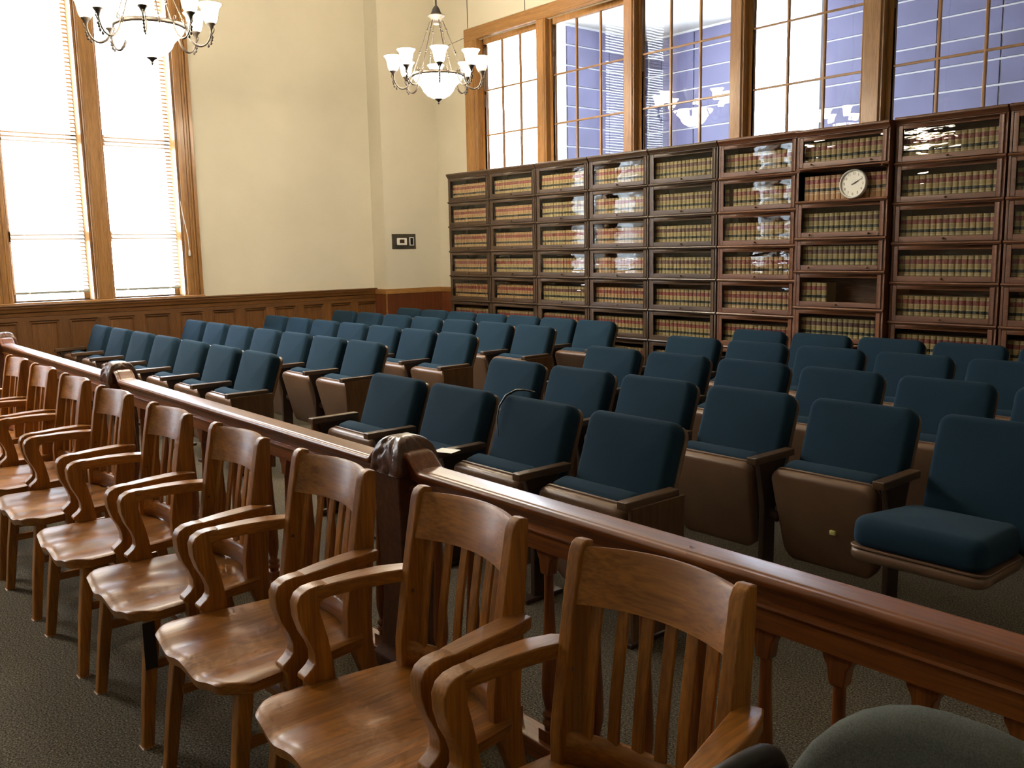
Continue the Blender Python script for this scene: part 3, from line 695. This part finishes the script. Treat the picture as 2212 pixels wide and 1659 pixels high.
# ------------------------------------------------------------------ oak jury armchairs
def chair_meshes():
    m = {}
    # saddle seat
    nu, nv = 48, 30; zt = .452
    def outline(u, v):
        hw = .280-.050*v**1.3-.030*max(0, .10-v)/.10*0
        y = -.245+.455*v
        fr = max(0, abs(u)-.80)/.20; y += .045*fr**2.2*(1-v)**3
        hw -= .018*max(0, 1-v/.10)**2
        bk = max(0, abs(u)-.7)/.3; y -= .02*bk**2*v**6
        return hw*u, y-.018*(1-u*u)*(1-v)**4
    def top(u, v):
        h = .020*math.exp(-((abs(u)-.40)/.24)**2)*(.45+.55*math.exp(-((v-.0)/.55)**2)) + .012*math.exp(-(u/.62)**2)*math.exp(-((v-.62)/.28)**2)
        edge = .006*max(0, (abs(u)-.90)/.10)**2+.010*max(0, (.05-v)/.05)**2
        return zt-h-edge
    b = B(); vs = []; fs = []
    for j in range(nv+1):
        v = (j/nv)**1.6
        for i in range(nu+1):
            u = math.sin(PI/2*(-1+2*i/nu)*.96)/math.sin(PI/2*.96); x, y = outline(u, v); vs.append((x, y, top(u, v)))
    off = len(vs)
    for j in range(nv+1):
        v = (j/nv)**1.6
        for i in range(nu+1):
            u = math.sin(PI/2*(-1+2*i/nu)*.96)/math.sin(PI/2*.96); x, y = outline(u, v); vs.append((x*.97, -.01+(y+.01)*.975, min(top(u, v)-.026, .414)))
    w = nu+1
    for j in range(nv):
        for i in range(nu):
            a = j*w+i; fs.append((a, a+1, a+w+1, a+w)); fs.append((off+a, off+a+w, off+a+w+1, off+a+1))
    for i in range(nu): fs.append((i, off+i, off+i+1, i+1)); a = nv*w+i; fs.append((a, a+1, off+a+1, off+a))
    for j in range(nv): a = j*w; fs.append((a, a+w, off+a+w, off+a)); a = j*w+nu; fs.append((a, off+a, off+a+w, a+w))
    b.add(vs, fs, True); me = b.mesh('seat', CH['y'])
    bm = bmesh.new(); bm.from_mesh(me)
    for e in bm.edges: e.smooth = not (len(e.link_faces) == 2 and e.calc_face_angle(0) > math.radians(40))
    bm.to_mesh(me); bm.free(); m['seat'] = me
    # back post running down into the rear leg
    prof = [(.300, 0), (.262, 0), (.205, .30), (.150, .44), (.150, .52), (.172, .66), (.196, .80), (.216, .905), (.226, .924), (.242, .931), (.264, .926), (.263, .87), (.250, .72), (.240, .60), (.232, .50), (.232, .42), (.250, .28)]
    m['post'] = B().ext(prof, 'x', -.0165, .0165).mesh('back_post', CH['z'], .004)
    # curved crest rail
    def arcrail(z0, z1, t, bow, yb, arch, n=14, hw=.186, lean=.225):
        rs = []
        for i in range(n+1):
            u = -1+2*i/n; x = u*hw; yy = yb+bow*(1-u*u); ar = arch*(1-u*u)
            zz0, zz1 = z0+ar*.4, z1+ar
            sh = lambda z: (z-z0)*lean
            rs.append([(x, yy+sh(zz0), zz0), (x, yy+t+sh(zz0), zz0), (x, yy+t+sh(zz1), zz1-.004), (x, yy+t*.35+sh(zz1), zz1), (x, yy+sh(zz1), zz1-.010)])
        return B().rings(rs, True, True, True)
    me = arcrail(.797, .917, .024, .045, .202, .003).mesh('crest_rail', CH['x'])
    for p in me.polygons: p.use_smooth = True
    bm = bmesh.new(); bm.from_mesh(me)
    for e in bm.edges: e.smooth = not (len(e.link_faces) == 2 and e.calc_face_angle(0) > math.radians(55))
    bm.to_mesh(me); bm.free(); m['crest'] = me
    m['lower'] = arcrail(.452, .518, .022, .042, .160, .0, lean=.1).mesh('lower_back_rail', CH['x'])
    # slats
    sl = []
    for k in range(6):
        u = -1+2*(k+.5)/6; u *= .93; x = u*.186
        yb_ = .160+.042*(1-u*u)+.012; yt = .202+.045*(1-u*u)+.010
        zs = [.50, .60, .70, .80]; ys = [yb_+.004, yb_+(yt-yb_)*.30, yb_+(yt-yb_)*.64, yt+.002]
        rs = [[(x-.0142, y-.005, z), (x+.0142, y-.005, z), (x+.0142, y+.005, z), (x-.0142, y+.005, z)] for y, z in zip(ys, zs)]
        sl.append(B().rings(rs, True, True, False).mesh('slat', CH['z'], .002, 1))
    m['slats'] = sl
    # arms and scrolled front supports, right-hand side; mirrored for the left
    for s in (1, -1):
        pts = [(.224, .240, .684), (.236, .20, .690), (.252, .14, .692), (.266, .06, .692), (.275, -.01, .689), (.278, -.055, .683)]
        b = B().sweep([(s*x, y, z) for x, y, z in pts], [(.020, .015), (.029, .017), (.031, .018), (.029, .018), (.0255, .018), (.0205, .018)])
        m['arm', s] = b.mesh('armrest', CH['y'], .005)
        pr = [(-.045, .7075), (-.075, .704), (-.096, .693), (-.107, .672), (-.105, .634), (-.092, .591), (-.074, .557), (-.064, .527), (-.064, .503), (-.074, .490), (-.096, .474), (-.098, .464), (-.084, .450), (-.084, .402),
              (-.006, .402), (-.008, .46), (-.012, .50), (-.022, .553), (-.034, .602), (-.044, .640), (-.040, .662), (-.022, .673), (.030, .678), (.030, .696), (-.020, .7065)]
        x0, x1 = (.2565, .2995) if s > 0 else (-.2995, -.2565)
        m['support', s] = B().ext(pr, 'x', x0, x1).mesh('arm_support', CH['z'], .0035)
        # front leg: tapered, slightly splayed
        rs = []
        for (x, y, z, h) in ((.222, -.175, .412, .0215), (.234, -.205, .20, .0195), (.245, -.228, 0, .017)):
            rs.append([(s*x-h, y-h, z), (s*x+h, y-h, z), (s*x+h, y+h, z), (s*x-h, y+h, z)])
        m['leg', s] = B().rings(rs, True, True, False).mesh('front_leg', CH['z'], .004)
        m['side', s] = B().box(s*.215-.009, s*.215+.009, -.185, .235, .235, .265).mesh('side_stretcher', CH['y'], .003)
    m['cross'] = boxm('cross_stretcher', -.21, .21, .01, .03, .238, .262, CH['x'], .003)
    m['plug'] = B().lathe([(.005, 0), (.005, .002), (.002, .003)], (0, 0, 0), 8).mesh('plug', SW['z'])
    return m
CM = chair_meshes()
def make_chair(x, y, rz, label):
    t = thing('oak_armchair', label, 'chair', (x, y, 0), rz, 'oak jury armchairs along the rail')
    obj('seat', CM['seat'], t)
    for s in (1, -1):
        po = obj('back_post', CM['post'], t, (s*.1985, 0, 0)); obj('plug', CM['plug'], po, (-s*.0165, .19, .655), (0, -s*PI/2, 0))
        obj('armrest', CM['arm', s], t); obj('arm_support', CM['support', s], t)
        obj('front_leg', CM['leg', s], t); obj('side_stretcher', CM['side', s], t)
    obj('crest_rail', CM['crest'], t); obj('lower_back_rail', CM['lower'], t); obj('cross_stretcher', CM['cross'], t)
    for k in range(6): obj('slat', CM['slats'][k], t)
    return t
cx = [8.650, 8.015, 7.359, 6.70, 6.033, 5.314, 4.655, 3.995, 3.335]
cl = ['oak armchair nearest the camera, beside the grey office chair', 'oak armchair with figured crest grain, just right of the near newel post', 'oak armchair just left of the near carved newel post',
      'oak armchair with a black patch on its front leg', 'oak armchair fifth from the near end, with six open slats', 'oak armchair standing in front of the far carved newel post',
      'oak armchair just beyond the far newel post', 'oak armchair eighth from the near end, by the left frame', 'oak armchair partly cut off by the left picture edge']
for k, x in enumerate(cx):
    ch = make_chair(x, -6.08+(-.012*k if k < 4 else -.045), math.radians([4.5, -.5, .5, 0, -.6, .5, 0, 0, 0][k]), cl[k])
    if k == 3:
        o = obj('black_patch', boxm('black_patch', .2545, .2565, -.218, -.180, .255, .41, M['black']), ch)  # thin black sheet on the outer side of the front leg
        o.rotation_euler = (0, 0, 0); o['label'] = 'black patch on the leg side'

# ------------------------------------------------------------------ courtroom rail
RY = -5.43
rail = thing('courtroom_rail', 'dark red mahogany courtroom rail with turned balusters and carved newel posts', 'railing', (0, RY, 0))
NEW = [.66, 3.88, 7.10, 10.32]
prof = [(.046, .804), (.052, .798), (.052, .785), (.040, .768), (.036, .745), (-.036, .745), (-.040, .765), (-.048, .776), (-.058, .784), (-.060, .796), (-.052, .806), (-.040, .804), (-.036, .808), (.034, .808)]
bal_prof = [(.020, .0), (.020, .012), (.026, .018), (.026, .028), (.018, .034), (.025, .044), (.026, .052), (.016, .060), (.019, .075), (.026, .11), (.0265, .15), (.024, .22), (.020, .30), (.0165, .38), (.0145, .44), (.0145, .50)]
bb = B().lathe(bal_prof, (0, 0, .095), 12); bb.box(-.027, .027, -.027, .027, .06, .097)
bal_me = bb.mesh('baluster', RL['z'])
br_me = B().ext([(-.036, .668), (-.034, .650), (-.024, .632), (-.018, .590), (.018, .590), (.024, .632), (.034, .650), (.036, .668)], 'y', -.018, .018).mesh('baluster_bracket', RL['z'], .004)
bays = [(-.85, NEW[0]), (NEW[0], NEW[1]), (NEW[1], NEW[2]), (NEW[2], NEW[3])]
for bi, (a, c) in enumerate(bays):
    xs_ = []
    if bi > 0: xs_ += [(a+.080, .052), (a+.100, .050), (a+.118, .040), (a+.158, .004), (a+.175, 0)]
    else: xs_ += [(a, 0)]
    xs_ += [(c-.175, 0), (c-.158, .004), (c-.118, .040), (c-.100, .050), (c-.080, .052)]
    rs = [[(x, py, pz+dz*(1 if pz > .77 else .3)) for py, pz in prof] for x, dz in xs_]
    me = B().rings(rs, True, True, False).mesh('top_rail', RL['x'], .003, 1); obj('top_rail', me, rail)
    obj('lower_rail', B().ext([(-.032, .668), (.032, .668), (.032, .745), (-.032, .745), (-.032, .738), (-.042, .735), (-.044, .728), (-.040, .722), (-.032, .720)], 'x', a+.06, c-.06).mesh('lower_rail', RL['x']), rail)
    obj('bottom_rail', boxm('bottom_rail', a+.06, c-.06, -.045, .045, 0, .06, RL['x'], .006), rail)
    n = int(round((c-a)/.187)); st = (c-a)/n
    for k in range(1, n):
        x = a+k*st
        if bi == 0 and x < -.7: continue
        o = obj('baluster', bal_me, rail, (x, 0, 0)); obj('baluster_bracket', br_me, o)
def dome(hw, z0, h):
    """square cushion dome with carved acanthus relief"""
    n, L = 18, 14; b = B(); vs = []
    rs = []
    for j in range(L+1):
        t = j/L; ang = t*PI/2*.97; s = math.cos(ang)**.62; z = z0+h*math.sin(ang)
        ring = []
        for side in range(4):
            for i in range(n):
                q = -1+2*i/n
                dsp = 0
                if .04 < t < .93:
                    lobe = math.cos(q*PI*2.5)*.5+.5*math.sin(q*PI*5+t*9)
                    vein = math.sin(t*22+abs(q)*7)*.5
                    dsp = .0055*(lobe+vein)*min(1, (1-abs(q))*5)*min(1, (1-t)*4)
                d = hw*s+dsp; x, y = q*hw*s, -d
                a = side*PI/2; ring.append((x*math.cos(a)-y*math.sin(a), x*math.sin(a)+y*math.cos(a), z))
        rs.append(ring)
    return b.rings(rs, True, True, True).mesh('carved_cap', M['newel'])
cap_me = dome(.090, .775, .130)
nb = B()
def sq(h, z): return [(-h, -h, z), (h, -h, z), (h, h, z), (-h, h, z)]
nb.rings([sq(.105, 0), sq(.105, .09), sq(.095, .10), sq(.085, .115), sq(.080, .13), sq(.070, .30), sq(.070, .34), sq(.078, .60), sq(.084, .72), sq(.087, .776)], True, True, False)
new_me = nb.mesh('newel_post', M['newel'], .006)
for x in NEW:
    o = obj('newel_post', new_me, rail, (x, 0, 0)); c = obj('carved_cap', cap_me, o); c['label'] = 'domed cap carved with leaves'

# ------------------------------------------------------------------ chandeliers
def bez(p, n=10):
    out = []
    for i in range(n+1):
        t = i/n; q = [Vector(x) for x in p]
        while len(q) > 1: q = [q[k]*(1-t)+q[k+1]*t for k in range(len(q)-1)]
        out.append(tuple(q[0]))
    return out
arm_pts = [(.245, 0, .285), (.262, 0, .30), (.275, 0, .318), (.285, 0, .325), (.283, 0, .31), (.268, 0, .29)]
main = bez([(.255, 0, .275), (.285, 0, .15), (.36, 0, .10), (.445, 0, .16), (.44, 0, .30)], 16)
ab = B().tube(main, [.006+.0035*math.sin(PI*min(1, i/10)) for i in range(len(main))], 8)
ab.tube(bez([(.255, 0, .27), (.262, 0, .33), (.292, 0, .345), (.297, 0, .30), (.275, 0, .285)], 10), .004, 6)
ab.tube(bez([(.435, 0, .235), (.462, 0, .26), (.470, 0, .285), (.455, 0, .292)], 8), [.006, .006, .006, .005, .005, .004, .004, .003, .006], 6)
for k, (x, z) in enumerate(((.425, .175), (.432, .20), (.437, .22), (.405, .155))): ab.lathe([(.004, -.012), (.012, -.002), (.006, .012)], (x+.008, 0, z), 6)
charm = ab.mesh('arm', M['bronze'])
cup_me = B().lathe([(.006, .262), (.010, .275), (.013, .285), (.024, .305), (.036, .317), (.037, .324), (.020, .325)], (.44, 0, 0), 14).mesh('candle_cup', M['bronze'])
shp = [(.030, .322), (.040, .330), (.050, .350), (.056, .380), (.060, .410), (.068, .435), (.080, .452), (.088, .462), (.085, .463), (.076, .452), (.064, .432), (.056, .405), (.050, .375), (.044, .350), (.034, .334)]
shade_me = B().lathe(shp, (.44, 0, 0), 24, False).mesh('glass_shade', M['lamp'])
shade_off = B().lathe(shp, (.44, 0, 0), 24, False).mesh('glass_shade', M['unlit'])
bowl_me = B().lathe([(.010, .052), (.06, .062), (.11, .088), (.150, .130), (.165, .165), (.180, .185), (.215, .215), (.240, .245), (.247, .268), (.242, .270), (.20, .225), (.15, .17), (.05, .075)], (0, 0, 0), 36, False).mesh('glass_bowl', M['bowl'])
ring_me = B().rings([[(r*math.cos(2*PI*i/48), r*math.sin(2*PI*i/48), z) for i in range(48)] for r, z in [(.246, .262), (.258, .262), (.262, .275), (.258, .295), (.246, .295), (.246, .262)]], True, False).mesh('ring', M['bronze'])
fin_me = B().lathe([(.001, 0), (.006, .006), (.010, .012), (.005, .02), (.007, .026), (.020, .038), (.036, .050), (.040, .056), (.02, .058)], (0, 0, 0), 16).mesh('finial', M['bronze'])
can_me = B().lathe([(.02, .765), (.035, .775), (.03, .79), (.05, .81), (.06, .83), (.085, .845), (.088, .852), (.06, .86), (.045, .885), (.036, .91), (.022, .935), (.010, .945), (.009, .96)], (0, 0, 0), 20).mesh('canopy', M['pewter'])
stem_me = B().tube([(0, 0, .95), (0, 0, CEIL-2.99)], .009, 10).mesh('stem', M['bronze'])
plate_me = B().lathe([(.01, CEIL-3.06), (.04, CEIL-3.04), (.09, CEIL-3.0), (.095, CEIL-2.99)], (0, 0, 0), 20).mesh('ceiling_plate', M['pewter'])
def rodm():
    b = B().tube([(.060, 0, .800), (.070, 0, .785), (.075, 0, .770), (.252, 0, .300)], .0042, 6)
    for f_ in (.12, .56, .60, .95):
        x, z = .075+f_*.177, .770-f_*.470
        b.lathe([(.003, -.010), (.010, -.003), (.010, .003), (.003, .010)], (x, 0, z), 8)
    return b.mesh('hanger_rod', M['bronze'])
rod_me = rodm()
leaf_me = B().lathe([(.002, -.028), (.012, -.012), (.010, .0), (.016, .012), (.004, .024)], (.262, 0, .278), 6).mesh('ring_ornament', M['bronze'])
def chandelier(x, y, z, phase, label, off=None):
    t = thing('chandelier', label, 'chandelier', (x, y, z), math.radians(phase), 'bronze chandeliers with white glass shades')
    obj('finial', fin_me, t); obj('glass_bowl', bowl_me, t); obj('ring', ring_me, t); obj('canopy', can_me, t); obj('stem', stem_me, t); obj('ceiling_plate', plate_me, t)
    for k in range(8):
        a = obj('arm', charm, t, None, (0, 0, k*PI/4)); obj('candle_cup', cup_me, a)
        obj('glass_shade', shade_off if k == off else shade_me, a)
    for k in range(6): obj('hanger_rod', rod_me, t, None, (0, 0, k*PI/3+.35)); obj('ring_ornament', leaf_me, t, None, (0, 0, k*PI/3+.35))
    return t
chandelier(2.10, -1.62, 3.0, -33.4, 'lit bronze chandelier hanging before the corner pier, one shade unlit', 2)
chandelier(2.56, -4.61, 2.98, -24.5, 'lit bronze chandelier hanging in front of the bright blinds')
chandelier(2.6, -7.45, 3.0, 5, 'lit bronze chandelier mirrored in the bookcase doors, left of the camera')

# ------------------------------------------------------------------ grey office chair in the corner of the frame
oc = thing('office_chair', 'grey fabric office chair with black loop arm at lower right corner', 'chair', (9.335, -6.31, 0), math.radians(3))
bk = pad(.45, .48, .07, .20, .03, .0, 8)
obj('backrest', bk.mesh('backrest', M['grey'], fn=lambda x, y, z: (x, .20+y+.35*x*x*-1+.16*(z-.0)+.0, z+.693)), oc)
obj('back_cover', pad(.41, .44, .02, .18, .008, 0, 8).mesh('back_cover', M['black'], fn=lambda x, y, z: (x, .272+y-.35*x*x+.16*z, z+.693)), oc)
obj('seat_cushion', pad(.49, .46, .08, .12, .03, .01, 6).mesh('seat_cushion', M['grey'], fn=lambda x, y, z: (x, -z-.03, .47-y)), oc)
for s in (-1, 1):
    pts = [(s*.20, .09, .43), (s*.285, .14, .46), (s*.300, .25, .58), (s*.300, .335, .68), (s*.300, .31, .748), (s*.300, .18, .768), (s*.305, -.10, .758), (s*.305, -.17, .715), (s*.300, -.185, .65), (s*.290, -.13, .50), (s*.20, -.10, .43)]
    fine = []
    for i in range(len(pts)-1):
        p0, p1, p2, p3 = [Vector(pts[max(0, min(len(pts)-1, i+k))]) for k in (-1, 0, 1, 2)]
        for j in range(4):
            u = j/4; fine.append(tuple(.5*((2*p1)+(-p0+p2)*u+(2*p0-5*p1+4*p2-p3)*u*u+(-p0+3*p1-3*p2+p3)*u**3)))
    fine.append(pts[-1]); obj('arm_loop', B().tube(fine, .018, 10).mesh('arm_loop', M['black']), oc)
obj('gas_column', B().lathe([(.028, .10), (.028, .25), (.018, .26), (.018, .40)], (0, 0, 0), 14).mesh('gas_column', M['black']), oc)
obj('back_bracket', boxm('back_bracket', -.03, .03, .10, .235, .40, .42, M['black'], .004), oc)
for k in range(5):
    a = 2*PI*k/5; sp = obj('base_spoke', B().sweep([(.02, 0, .10), (.16, 0, .095), (.27, 0, .075)], [(.022, .016), (.018, .013), (.014, .010)]).mesh('base_spoke', M['black'], .003), oc, None, (0, 0, a))
    obj('caster', B().rings([[(.275+.028*math.cos(2*PI*i/14), yy, .028+.028*math.sin(2*PI*i/14)) for i in range(14)] for yy in (-.018, .018)], True, True).mesh('caster', M['black']), sp)
